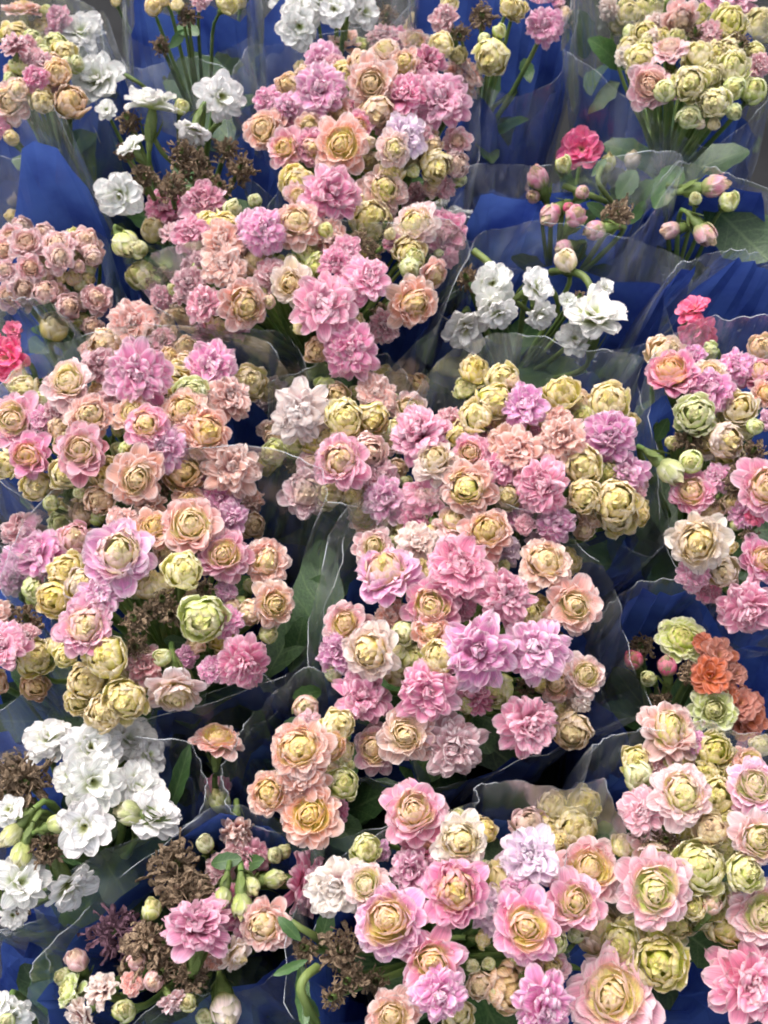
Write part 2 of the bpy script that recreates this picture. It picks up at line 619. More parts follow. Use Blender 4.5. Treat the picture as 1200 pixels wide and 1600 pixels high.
def dried_mesh(seed, mat):
    rng = random.Random(seed)
    parts = []
    rows = [0, .3, .6, .85, 1.0]
    hw = [.35, .8, 1.0, .7, .15]
    for i in range(150):
        fil = rng.random() < .3
        L = rng.uniform(.22, .40) if fil else rng.uniform(.12, .27)
        W = rng.uniform(.008, .016) if fil else rng.uniform(.025, .065)
        v, f, a = petal(L, W, rng.uniform(-40, 50), rng.uniform(-150, 170), 0, 0, rng.uniform(-2.2, 2.6), .05, 0, rng, rows, hw, roll=rng.gauss(0, .6))
        d = Vector((rng.gauss(0, 1), rng.gauss(0, 1), rng.gauss(.3, .8))).normalized()
        q = d.to_track_quat('Z', 'X') @ Matrix.Rotation(rng.uniform(0, 6.28), 3, 'Z').to_quaternion()
        o = d * rng.uniform(.02, .36)
        o.x *= 1.1
        vv = []
        for p in v:
            w = q @ Vector(p) + o
            w += Vector((rng.uniform(-1, 1), rng.uniform(-1, 1), rng.uniform(-1, 1))) * (.006 if fil else .014)
            vv.append(tuple(w))
        parts.append((vv, f, a))
    V, F, A = merge(parts)
    me = mesh_from('shrivelled_flower', V, F, A, True, mat)
    return me


DRY = [dried_mesh(40 + i, M_DRY) for i in range(5)]
DRYV = [dried_mesh(60 + i, M_DRYV) for i in range(2)]


def leaf_mesh(seed):
    rng = random.Random(seed)
    V, F = [], []
    rows = 8
    sc = rng.uniform(.9, 1.1)
    for i in range(rows + 1):
        u = i / rows
        w = .30 * sc * (math.sin(math.pi * min(1, u ** .85 * .97 + .02)) ** .7) * (.5 + .6 * u) + .012
        w *= 1 + .07 * (1 if i % 2 else -1) * (u > .3)
        droop = -.22 * u * u + .05 * math.sin(u * 5 + seed)
        for v in (-1, -.5, 0, .5, 1):
            V.append((u, v * w, droop + .16 * abs(v) * w + .0))
    n = 5
    for i in range(rows):
        for k in range(n - 1):
            F.append((i * n + k, i * n + k + 1, (i + 1) * n + k + 1, (i + 1) * n + k))
    me = mesh_from('scalloped_leaf', V, F, [(i // 5 / rows, abs((i % 5) / 2 - 1), 0) for i in range(len(V))], True, M_LEAF)
    return me


LEAF = [leaf_mesh(i) for i in range(5)]

# ------------------------------------------------------------------ the bench the pots stand on
gv = []
GN = 24
for j in range(GN + 1):
    for i in range(GN + 1):
        x, y = (i / GN - .5) * 3.0, (j / GN - .5) * 3.0 + .3
        gv.append((x, y, .0012 * noise.noise(Vector((x * 9, y * 9, 0)))))
gf = [(j * (GN + 1) + i, j * (GN + 1) + i + 1, (j + 1) * (GN + 1) + i + 1, (j + 1) * (GN + 1) + i) for j in range(GN) for i in range(GN)]
ground = add('ground', mesh_from('ground', gv, gf, None, True, M_GROUND))
tag(ground, 'dark bench top under the potted plants', kind='structure')

# ------------------------------------------------------------------ what grows where
# colours (linear albedo): tip colour by letter
TIP = {
    'p': (.88, .37, .53), 'm': (.87, .42, .64), 's': (.90, .51, .42), 'd': (.80, .43, .49),
    'y': (.90, .74, .37), 'g': (.73, .77, .33), 'c': (.91, .73, .64), 'h': (.94, .20, .36),
    'o': (.58, .19, .12), 'w': (.90, .895, .86), 'l': (.87, .66, .81), 'k': (.84, .52, .54),
}
FOOT = {  # foot (inner) colour for each flower type
    'P': (.85, .33, .46), 'R': (.91, .77, .28), 'Y': (.90, .78, .28), 'B': (.58, .65, .20),
    'W': (.60, .66, .25), 'H': (.94, .66, .50), 'O': (.70, .30, .12), 'T': (.45, .48, .20),
}
#  lines: plant type colour x y diameter [facing-angle tilt] [-/+ deeper or nearer];   x, y, diameter in thirds of a photo pixel from the tile's corner
TILES = {}
TILES[(0, 0)] = """
A R s 110 65 150 95 70;A B g 215 50 60;A P p 280 95 110;A P d 70 240 120 100 60;A P p 165 370 110;A Y s 270 340 110;A Y y 195 470 110
A Y s 335 475 145;A R s 60 480 170;A B y 55 645 75;A Y s 85 420 100;A P p 0 600 80;A P d 130 220 90 -;A P d 200 300 100 -;A Y s 20 560 90 -
B W w 375 170 205 100 35;B W w 465 380 250;B W w 500 520 90 -;B W w 1030 455 220 60 15;B W w 715 510 230 85 78;B W w 910 600 150 250 70
B W w 625 700 130 130 65;B W w 560 905 215 250 20;B D n 590 540 120;B D n 680 820 130;B D n 850 700 150;B D n 930 760 160;B D n 1070 690 120
B D n 800 860 150;B D n 570 690 100;B D n 1130 780 160;B D n 960 830 100;B D n 1030 860 130;B B g 850 500 80
H P p 785 985 175;H P p 950 955 175 80 20;H P p 905 1110 160;H B y 715 1080 115;H B g 1090 975 90;H B g 990 865 90;H B g 875 910 70;H Y y 1055 1060 120
H P s 1050 1150 185;H P m 1180 1090 150
C R k 215 1000 205 80 35 +;C R k 60 1120 130;C R k 130 1150 150;C R k 270 1165 145;C Y k 400 1130 115;C Y k 200 1090 85;C Y k 430 1180 95;C R k 20 1180 110;C Y k 100 1060 85
B B g 585 1150 130 300 40;B B g 650 1170 90
D B y 720 30 80;D B y 540 5 45;D B y 770 5 55;D Y y 1065 20 85;D B y 1130 15 60;D P d 940 5 85;D D n 745 210 95;D D n 880 70 105;D Y y 830 20 60
"""
TILES[(400, 0)] = """
E W w 205 120 190;E W w 120 20 100;E W w 370 45 140;E W w 500 60 150;E W w 300 10 110;E D n 615 60 110;E W w 200 50 150 -;E W w 440 -10 130
F Y y 750 110 105;F Y y 870 210 110;F Y y 905 20 80;F P d 890 95 125 -;F D n 950 160 90;F D n 1060 60 130;F B g 1140 145 70;F B g 1070 180 60;F Y y 1105 260 150 240 30;F Y y 1190 30 90;F Y y 950 260 65 -
I R s 390 205 170 80 50;I P m 310 290 160 60 20;I P d 370 320 110 -;I Y s 150 400 105;I Y s 220 345 65;I P m 300 440 250 100 20;I Y s 500 300 125;I R s 540 390 205 +
I R s 610 260 145;I P d 585 180 115;I R s 700 310 135;I R s 740 200 125;I P p 670 190 105 -;I P p 800 310 155;I P s 960 360 190 45 45;I P p 700 460 195;I P p 870 490 235 +
I Y s 565 530 140 270 30;I P m 60 480 125;I P m 150 510 115;I R s 50 610 170 +;I R d 150 700 165 +;I R s 250 590 115;I P p 170 600 105 -;I R p 280 690 165;I R s 405 680 235 +
I R p 480 590 125;I R y 640 700 145 +;I P l 690 650 195 60 30;I P d 760 640 120;I Y y 640 800 125;I B g 735 800 70;I Y y 845 780 145 320 30;I Y s 820 680 115
I R k 940 665 115;I Y k 935 770 120;I B c 530 670 65;I P d 880 880 90 -;I P d 600 600 100 -;I P p 480 510 90 -
H Y y 190 850 140 200 20;H P p 350 920 265 +;H R y 590 905 205 +;H R s 200 1060 200 110 25;H P m 45 1090 195;H B g 325 1080 80;H R y 745 1060 195 +;H P p 890 1100 195
H P d 740 920 110 -;H Y y 725 1180 125;H B y 630 1095 55;H D n 610 1040 95;H D n 470 1110 115;H D n 590 1160 85;H P p 420 1180 130
K W w 860 955 100 100 40;K W w 950 1020 120 80 65
"""
TILES[(800, 0)] = """
F P p 160 30 165;F P p 150 130 145;F Y s 255 80 85;F Y y 15 40 95
G P c 460 40 95 200 50;G Y y 550 65 115;G Y y 670 25 150 90 30;G R k 780 80 165 300 45;G P p 1010 30 260;G Y y 1020 105 145 +;G P d 920 165 120 -;G Y y 1165 120 155 +
G Y y 605 285 140;G R k 740 255 155 95 50;G Y y 875 250 125 80 40;G Y y 1035 315 140 80 30;G Y y 930 350 95;G R k 650 410 200;G B g 715 425 105 +;G Y y 835 390 155 +;G Y y 950 480 140 +
G B g 1040 415 110;G B g 1130 425 125;G B g 830 545 125;G B g 1040 525 78;G B c 880 580 55;G B y 945 580 62;G P d 1150 310 100 -;G D n 1080 200 110;G D n 860 130 90
J H h 325 700 200 100 4 +;J T c 565 745 95 85 60;J T p 120 830 130 110 50;J T p 175 1010 135 220 45;J T p 300 1010 118 60 40;J T p 385 1080 120 190 65;J T g 240 770 105;J T g 450 760 95
J D n 500 990 160;J T p 240 1165 105 200 50;J T h 265 970 65;J T d 100 920 85 -;J T d 330 900 80 -
L T p 950 870 145 10 70;L B g 1020 940 95;L T d 910 1100 135 310 60;L T k 740 1080 115 190 60;L T g 860 930 80
"""
TILES[(0, 400)] = """
C R k 30 70 95;C R k 140 60 125;C R k 110 150 125;C Y k 215 170 105;C R k 50 190 125;C Y k 320 240 110;C R k 450 200 130;C Y k 430 330 90;C R k 275 15 125;C Y k 440 10 80;C Y k 370 50 55
N B y 255 330 132 80 35 +;Q2 H h 45 480 195;Q2 H h 60 350 85 -;Q2 H h -40 420 120
H B g 660 90 150 160 40 -;H D n 730 100 150 -;H P d 760 190 100 -
H P d 890 130 135;H P d 960 230 155;H R s 1130 230 225 350 25 +;H P s 1050 50 195;H P d 930 10 70
N P s 625 340 235 100 30;N Y s 490 410 130 170 15;N Y s 830 310 170 95 30;N Y s 870 430 100 -;N R p 1030 380 245 85 55;N P m 660 555 300 +;N P m 990 530 230 90 20;N R y 330 610 215 +;N Y y 110 630 150
N P d 460 520 160;N P d 760 400 110 -;N R p 70 770 235;N P m 205 770 110 -;N R s 420 760 195;N R p 150 940 205 +;N R p 390 920 235 +;N Y y 310 1020 140;N Y y 170 1075 125;N Y y 20 970 125
N R s 620 740 155;N R p 690 800 185 +;N Y g 900 640 135;N P s 1060 680 190;N Y y 1170 590 145;N R s 870 740 190;N R s 960 830 215 +;N P m 770 900 225;N B g 590 905 72;N R s 640 1040 245 +
N Y s 860 1010 170;N Y y 510 1020 150;N Y s 940 920 115;N P s 1090 1010 250 +;N Y s 470 1140 135;N B g 240 1160 80;N B g 370 1110 55;N P m 1030 1140 155;N P d 270 730 120 -;N Y y 300 870 100 -
N D n 780 690 110;N D n 190 580 90;N D n 760 1090 110
O R s 880 1170 165;O P s 700 1180 135;O Y c 380 1180 105;O P s 1170 1150 115
"""
TILES[(400, 400)] = """
H R c 170 130 190;H P p 320 240 305 +;H P p 510 125 225 +;H P p 450 445 235 +;H R s 725 215 210 +;H P p 375 40 135;H P d 80 90 140 -;H Y y 465 310 85;H Y s 290 440 115;H B y 210 330 85
H P d 600 330 140 -;H R s 815 80 155 330 55;H B g 745 10 95;H B s 60 215 72;H B g 720 60 100;H P p 905 10 80 330 40;H D n 600 250 110 -
S R y 75 650 150;S P c 215 740 260 +;S Y y 415 760 155;S Y y 550 760 145 280 25;S R y 720 740 175;S P s 560 650 165;S Y s 675 610 135;S Y y 600 560 92;S B g 590 830 100 -;S R p 405 970 245 +
S Y k 530 920 145;S P d 580 1040 155;S R k 230 1110 195;S Y y 340 1110 135;S Y y 460 1115 112;S Y g 85 920 115;S D n 180 960 150 -;S D n 500 1000 90 -
T Y y 1030 535 135;T Y y 1150 570 145;T Y y 1120 680 155 +;T Y y 1030 750 145 +;T P p 780 860 250 +;T P d 900 790 135 -;T R p 1010 930 175;T R c 850 980 195 +;T R s 1000 1090 245 +
T P p 790 1130 175;T P m 620 1150 205;T Y s 490 1190 110;T P p 1150 1000 155;T Y y 1170 1130 105;T P s 1170 880 165;T Y k 1060 1010 120
K W w 1110 130 195;K W w 1110 235 170 280 40;K W w 985 330 215 270 30 -;K D n 980 90 125
"""
TILES[(800, 400)] = """
K W w 100 150 175 30 45 +;K W w 380 300 295 85 45;K W w 130 270 135 300 50;K W w 430 150 85 40 40;K W w 260 210 75;K W w -60 260 150 280 35;K W w 290 390 150 -;K D n 320 180 80;K B c 255 20 120
M2 H h 850 260 135 120 45;M2 H h 860 360 155 300 30
T Y y 230 640 155 90 30;T Y y 450 690 185 90 20;T P m 460 850 240 +;T P m 60 720 195 100 20;T P s 240 860 215 +;T P s 50 930 215;T P p 150 1080 245 +;T Y y 335 985 155 +;T Y y 335 1125 148 +;T Y y 490 1150 185 +
T P m 540 1010 175;T P s 220 770 110;T Y s 310 690 115 -;T Y y 560 770 65;T Y g 440 1020 105;T Y y 600 1170 75;T Y s 5 585 65;T P d 590 1110 70
M R p 750 580 240 +;M Y s 730 460 165;M R c 925 560 145;M P m 940 640 205;M P m 855 480 105;M Y g 860 745 165 +;M Y c 1070 710 135;M Y c 1005 860 155 350 30;M B g 840 965 112;M T g 750 1015 150 320 60
M B g 1140 800 82;M P m 1050 530 155;M R p 1160 560 155;M Y s 1170 430 115;M R s 1180 650 125;M D n 830 840 155;M D n 1050 1060 155;M D n 1090 970 95;M D n 980 1120 85;M R p 1180 1090 245 +
M P m 1200 770 90;M D n 1140 900 115
"""
TILES[(0, 800)] = """
O Y s 390 10 105;O R s 895 75 275 +;O R s 720 85 195;O Y p 360 120 135;O P s 575 60 145;O P m 1080 30 155;O R p 1050 215 215;O Y y 860 270 172 +;O R m 560 210 310 95 20 +;O P m 190 210 225
O P m 80 230 150;O P d 110 100 165 -;O P m 60 310 135;O Y y 315 280 145;O Y c 390 340 150;O Y y 255 400 155;O R p 400 540 255 +;O P m 470 400 185;O Y y 495 680 185 +;O Y y 310 670 105
O Y y 400 790 165;O Y y 375 890 115;O Y y 490 940 165 +;O Y y 580 880 170 +;O B g 760 680 88 150 30;O R c 820 820 235 275 55;O Y g 950 500 190 250 15 +;O P m 1060 520 140;O P p 1140 700 235 310 25 +
O P m 990 740 115;O D n 700 470 110;O D n 620 490 130;O D n 800 480 130;O D n 630 630 130;O D n 970 350 90;O P d 680 720 165 -;O Y s 1170 470 105 200 40;O D n 760 400 120
Q P p 20 640 205 +;Q Y y 160 680 165;Q Y s 165 820 112;Q D n 120 490 155;Q D n 30 430 95;Q P d 130 580 95;Q P s -30 480 130;Q Y s -30 800 120;Q Y y -40 620 110
W W w 230 1080 225 100 40;W W w 430 1110 265;W W w 600 1080 245 70 40;W W w 690 1150 165 40 50;W D n 50 1180 155
X R s 1020 1085 215 85 68
"""
TILES[(400, 800)] = """
O R s 50 235 195 +;O R s 75 430 195 350 20 +;O B g 60 570 92
U R s 510 45 140;U P s 620 35 115;U R y 550 170 160;U P c 750 150 165;U P p 750 30 155;U R y 920 70 175;U R s 1085 110 215 +;U Y y 1150 30 95 -;U P l 1170 180 135 -;U R m 615 315 290 +
U P p 940 270 290 +;U P p 1150 405 250;U R p 820 450 235;U P s 640 480 135 -;U B g 690 570 112;U R d 420 530 205;U R c 550 650 245 200 20 +;U P m 390 660 165;U R s 820 560 165;U Y y 860 680 155 +
U P m 1050 660 325 +;U P p 800 840 285 +;U P p 500 880 250;U R s 700 1040 250 260 10 +;U R d 570 1100 215;U P d 920 1090 280;U B g 360 750 92;U D n 720 640 80 -
V2 B s 230 920 130;V2 Y y 380 1000 145;V2 R s 210 1110 260 +;V2 P d 250 990 105 -;V2 Y s 350 1100 110
"""
TILES[(800, 800)] = """
T P m 200 60 160;T Y y 490 20 170 280 20;T Y y 600 15 85;T P d 60 60 85
U R s 150 260 235 +;U Y y 250 230 140;U R s 280 440 245 20 15 +;U P m 120 640 275 +;U R y 330 770 190 20 25;U P c 320 890 85 280 40;U Y s 280 1030 168 280 15;U P p 60 990 285 +;U P l 130 150 115
U D n 270 600 80;U D n 60 820 110 -
M R c 880 130 255 250 10 +;M P p 850 290 135;M Y c 990 285 140;M R p 1160 230 205 20 30;M P p 1090 440 245 +;M P h 1140 20 80;M D n 1110 110 90
V R g 790 600 205 60 20;V T h 725 720 115 95 60;V T h 570 690 115 110 50;V O o 960 680 155 40 30;V O o 930 770 165;V O o 1060 900 155 30 20;V O o 1090 980 165 0 30;V R g 940 920 205 330 10
V O o 900 620 95;V D n 600 620 130;V D n 850 760 130;V O o 1040 760 100 20 30;V B g 1055 765 52;V T g 640 780 95;V O o 1000 850 110;V D n 700 900 140;V O o 1120 900 110 0 40
Z2 R y 720 1040 265 +;Z2 Y g 950 1120 155;Z2 Y g 580 1170 135;Z2 Y y 1170 1100 95;Z2 P m 850 1080 110;Z2 R s 1100 1180 135
"""
TILES[(0, 1200)] = """
W W w 430 60 300;W W w 400 270 265 +;W W w 640 100 235;W W w 700 230 265 60 50;W W w 80 550 265 50 40 +;W D n 100 60 210;W D n 30 110 150;W W w 50 200 135;W W w 320 540 235 300 60 -
W W w 60 690 125 -;W D n 220 370 155;W D n 70 640 125 -;W W w 330 40 155 -;W T g 270 260 105 20 70;W T g 600 210 135 170 70;W T g 50 320 130 230 70;W T g 100 410 130 250 70
Z D n 830 440 225;Z D n 870 610 225;Z D n 690 840 225;Z V v 520 760 225;Z D n 900 990 155;Z P p 920 780 285 85 60 +;Z T g 710 660 125 80 50;Z T g 1045 610 105 260 60;Z T g 1130 650 135 270 60;Z T k 360 900 135 120 40
Z R g 350 1050 145 170 60;Z P c 490 1050 150 150 60;Z P s 620 1010 95;Z T g 580 1140 145;Z P c 400 1150 170 220 55;Z T k 720 1000 125;Z R c 1090 870 150 330 65;Z P p 1080 640 170 -;Z P s 1110 280 155 270 45
Z P p 1020 100 115 -;Z P d 1110 390 115 -;Z T g 1030 150 135 120 60;Z D n 750 960 110;Z D n 960 520 110 -;Z D n 600 950 110 -
Z P p 1150 720 150 -;Z T k 640 900 115;Z P s 1000 880 120 -;Z T g 300 980 110 170 40;Z P k 800 1080 120 300 50;Z T g 880 1100 110;Z P p 1180 420 160 -;Z T g 1180 560 110 300 40;Z T g 960 350 110;Z P d 1040 470 130 -
Y2 T c 1060 1140 185 280 40;Y2 T g 960 1170 110;X2 W w 70 1150 155 280 30;X2 W w 0 1110 110;X2 T g 30 1190 100
"""
TILES[(400, 1200)] = """
V2 R s 70 120 200 +;V2 P s 220 45 235;V2 R s 260 220 275 +;V2 Y g 410 70 135;V2 P p 370 200 125 -
Z P p 190 540 250 350 72;Z R s 50 730 225 200 25 +;Z T g 90 410 95;Z T g 130 390 90 30 50;Z T g 90 520 120 10 60
Y R p 740 220 290 +;Y R c 960 340 225 +;Y Y g 515 380 132;Y P c 390 560 265 180 15;Y R y 525 550 205 +;Y P m 740 480 205 -;Y R p 940 580 300 +;Y R m 640 720 345 +;Y R p 820 900 290 +
Y P m 860 1050 235 280 20 +;Y R s 640 1160 245;Y Y y 940 1150 145 -;Y D n 390 850 225;Y D n 220 840 135;Y D n 420 1000 155;Y D n 350 1080 125;Y D n 560 1000 130 -
"""
TILES[(800, 1200)] = """
Y P l 80 430 285 100 15;Y R p 60 740 310 +;Y R p 290 640 270 +;Y R d 360 480 285 60 20;Y Y k 80 260 150 -;Y Y g 200 820 112;Y P m 130 1080 285 +;Y R d 480 1080 400 120 15 +;Y Y y 300 280 172;Y Y y 340 160 142
Y P m 20 590 150 -
Z2 B g 590 40 145;Z2 R y 790 130 265 30 15 +;Z2 P d 620 200 205 190 20;Z2 D n 610 310 140;Z2 D n 720 330 110;Z2 Y k 930 280 145;Z2 R m 1130 100 265 60 25;Z2 R y 1130 330 225 +;Z2 Y g 1095 490 155 +
Z2 R d 660 560 345 +;Z2 Y y 870 460 205 30 15;Z2 Y y 850 650 122;Z2 T s 940 640 115 60 50;Z2 Y g 510 830 162;Z2 Y y 690 910 225 +;Z2 R d 1170 680 285;Z2 P p 1100 1010 370 +
"""

# plant: (canopy height, label).  Sleeve rims are listed further down under the same keys.
PLANTS = {
    'A': (.215, 'apricot and pink kalanchoe in the top corner beside the single white blooms'),
    'B': (.205, 'sparse white kalanchoe with many shrivelled brown flowers below its blooms'),
    'C': (.195, 'faded dusty pink kalanchoe crowded behind a hazy sleeve at the edge'),
    'D': (.205, 'small yellow-budded kalanchoe with bare green leaves at the top edge'),
    'E': (.215, 'pure white kalanchoe at the top edge above the tall pink one'),
    'F': (.210, 'loose kalanchoe with yellow buds and one pink bloom at the top edge'),
    'G': (.215, 'lime yellow kalanchoe with tight round buds in the top corner'),
    'I': (.225, 'tall dense pink and apricot kalanchoe just below the white top one'),
    'H': (.222, 'large pink kalanchoe with big full blooms hanging over its sleeve'),
    'J': (.200, 'kalanchoe with one open hot pink flower above closed pink buds'),
    'L': (.190, 'kalanchoe with few buds and a big round leaf behind clear film'),
    'K': (.195, 'white kalanchoe with thick bent green stalks in the middle'),
    'M2': (.190, 'small hot pink kalanchoe against the broad blue wrap'),
    'M': (.220, 'cream and pink kalanchoe with gaps and dry stalks at the edge'),
    'N': (.222, 'wide pink and apricot kalanchoe with a big mauve bloom, under the dusty one'),
    'Q2': (.195, 'hot pink kalanchoe cut off by the picture edge'),
    'O': (.222, 'pink and yellow kalanchoe with a dry brown hollow in its middle'),
    'Q': (.205, 'pink and yellow kalanchoe cut by the edge behind film'),
    'S': (.212, 'small kalanchoe with yellow balls and pale pink blooms between larger ones'),
    'T': (.220, 'pink kalanchoe with yellow-green balls, in front of the bent white one'),
    'U': (.225, 'central kalanchoe of large ruffled pink blooms in a wide open sleeve'),
    'V': (.185, 'orange-red kalanchoe sunk low against blue wrap'),
    'W': (.210, 'white kalanchoe with drooping blooms and brown heads, near the bottom corner'),
    'X': (.190, 'lone salmon flower of a kalanchoe deep inside a blue-lined sleeve'),
    'V2': (.222, 'cluster of salmon pink roses of a small kalanchoe leaning over its sleeve'),
    'Z': (.205, 'withered kalanchoe of brown heads, green buds and few pink flowers'),
    'Y2': (.185, 'pale green buds of a kalanchoe at the bottom edge'),
    'X2': (.180, 'white kalanchoe behind film in the bottom corner'),
    'Y': (.228, 'kalanchoe of open pink roses with golden hearts at the bottom edge'),
    'Z2': (.228, 'kalanchoe of lime-hearted roses with deep pink edges in the bottom corner'),
}

flowers = {k: [] for k in PLANTS}
for (ox, oy), txt in TILES.items():
    for e in txt.replace('\n', ';').split(';'):
        e = e.split()
        if not e:
            continue
        lift = 0.0
        if e[-1] in '+-' and len(e[-1]) == 1:
            lift = {'+': -.006, '-': .011}[e.pop()]
        key, typ, cl = e[:3]
        nums = [float(x) for x in e[3:]]
        px, py, d = ox + nums[0] / 3, oy + nums[1] / 3, nums[2] / 3
        face = (nums[3], nums[4]) if len(nums) > 3 else None
        flowers[key].append(dict(typ=typ, cl=cl, px=px, py=py, d=d, face=face, lift=lift))

rng = random.Random(11)
info = {}
allf = []
for key, fl in flowers.items():
    zc = PLANTS[key][0]
    pts = [at(f['px'], f['py'], zc - .012) for f in fl]
    c = sum(pts, Vector()) / len(pts)
    rad = max(.03, max((p - c).to_2d().length for p in pts))
    rad = min(rad, .085)
    info[key] = dict(c=c, rad=rad, zc=zc)
    for f in fl:
        d = ray(f['px'], f['py'])
        z = zc
        for _ in range(30):     # the flower heads sit on a low dome
            p = CAM + d * ((z - CAM.z) / d.z)
            r = min(1.3, (p - c).to_2d().length / rad)
            z = .5 * z + .5 * (zc - .032 * r * r)
        t = (z - CAM.z) / d.z
        f['t'] = t + f['lift']
        f['t0'] = f['t']
        f['dir'] = d
        g = (p - c).to_2d() / rad
        nd = Vector((g.x * .75, g.y * .75, 1)).normalized()
        tocam = (-d).normalized()
        if f['face']:
            a, tl = R(f['face'][0]), R(f['face'][1])
            side = RIGHT * math.cos(a) + UP * math.sin(a)
            fd = tocam * math.cos(tl) + side * math.sin(tl)
        else:
            j = Vector((rng.gauss(0, 1), rng.gauss(0, 1), rng.gauss(0, 1))) * .17
            fd = (nd * .5 + tocam * .7 + j).normalized()
        f['n'] = fd.normalized()
        f['key'] = key
        allf.append(f)

# half-hidden heads in the gaps of the dense plants
DENSE = 'A C G I H N O S T U Y Z2 M V2'.split()
for key in DENSE:
    fl = [f for f in flowers[key] if f['typ'] in 'PRY' and 15 < f['px'] < 1185 and 10 < f['py'] < 1590]
    inf = info[key]
    got = 0
    for _ in range(420):
        if got >= 20:
            break
        a, b = rng.choice(fl), rng.choice(fl)
        w = rng.random()
        px, py = a['px'] * w + b['px'] * (1 - w) + rng.gauss(0, 8), a['py'] * w + b['py'] * (1 - w) + rng.gauss(0, 8)
        near = sorted((math.hypot(px - g['px'], py - g['py']) / g['d'], i) for i, g in enumerate(allf))
        if near[0][0] < .52 or near[2][0] > 1.35:
            continue
        d = ray(px, py)
        z = inf['zc']
        for _k in range(30):
            p = CAM + d * ((z - CAM.z) / d.z)
            r = min(1.3, (p - inf['c']).to_2d().length / inf['rad'])
            z = .5 * z + .5 * (inf['zc'] - .032 * r * r)
        t = (z - CAM.z) / d.z + .011
        j = Vector((rng.gauss(0, 1), rng.gauss(0, 1), rng.gauss(0, 1))) * .35
        fd = (Vector((0, 0, .5)) - d.normalized() * .6 + j).normalized()
        ft_, fc_ = (a['typ'], a['cl']) if rng.random() < .45 else ('Y', rng.choice('ysyg'))
        f = dict(typ=ft_, cl=fc_, px=px, py=py, d=min(a['d'], b['d']) * rng.uniform(.7, .95), face=None, lift=.011, t=t, t0=t, dir=d, n=fd, key=key)
        if rng.random() < .25:
            f.update(typ='B', cl='g', d=rng.uniform(18, 26))
        flowers[key].append(f)
        allf.append(f)
        got += 1

# push overlapping heads apart along the line of sight so they lie over one another instead of through one another
for f in allf:
    f['r'] = f['d'] / 2 * f['t'] * TAN / 800
for it in range(40):
    P = np.array([CAM + f['dir'] * f['t'] for f in allf])
    Rr = np.array([f['r'] for f in allf])
    for i, f in enumerate(allf):
        dd = P - P[i]
        dist = np.sqrt((dd ** 2).sum(1))
        need = .62 * (Rr + Rr[i])
        for j in np.nonzero((dist < need) & (dist > 1e-6))[0]:
            g = allf[j]
            push = (need[j] - dist[j]) * .18
            s = 1 if f['t'] - f['lift'] * 0 < g['t'] else -1
            f['t'] = min(max(f['t'] - s * push, f['t0'] - .012), f['t0'] + .022)

# ------------------------------------------------------------------ build the plants
FT = {'P': 'P', 'R': 'R', 'Y': 'Y', 'B': 'B', 'W': 'W', 'H': 'W', 'O': 'W', 'T': 'B'}


def jit(c, s=.06):
    k = 1 + rng.gauss(0, s)
    return tuple(max(.01, min(.92, x * k * (1 + rng.gauss(0, s * .4)))) for x in c)


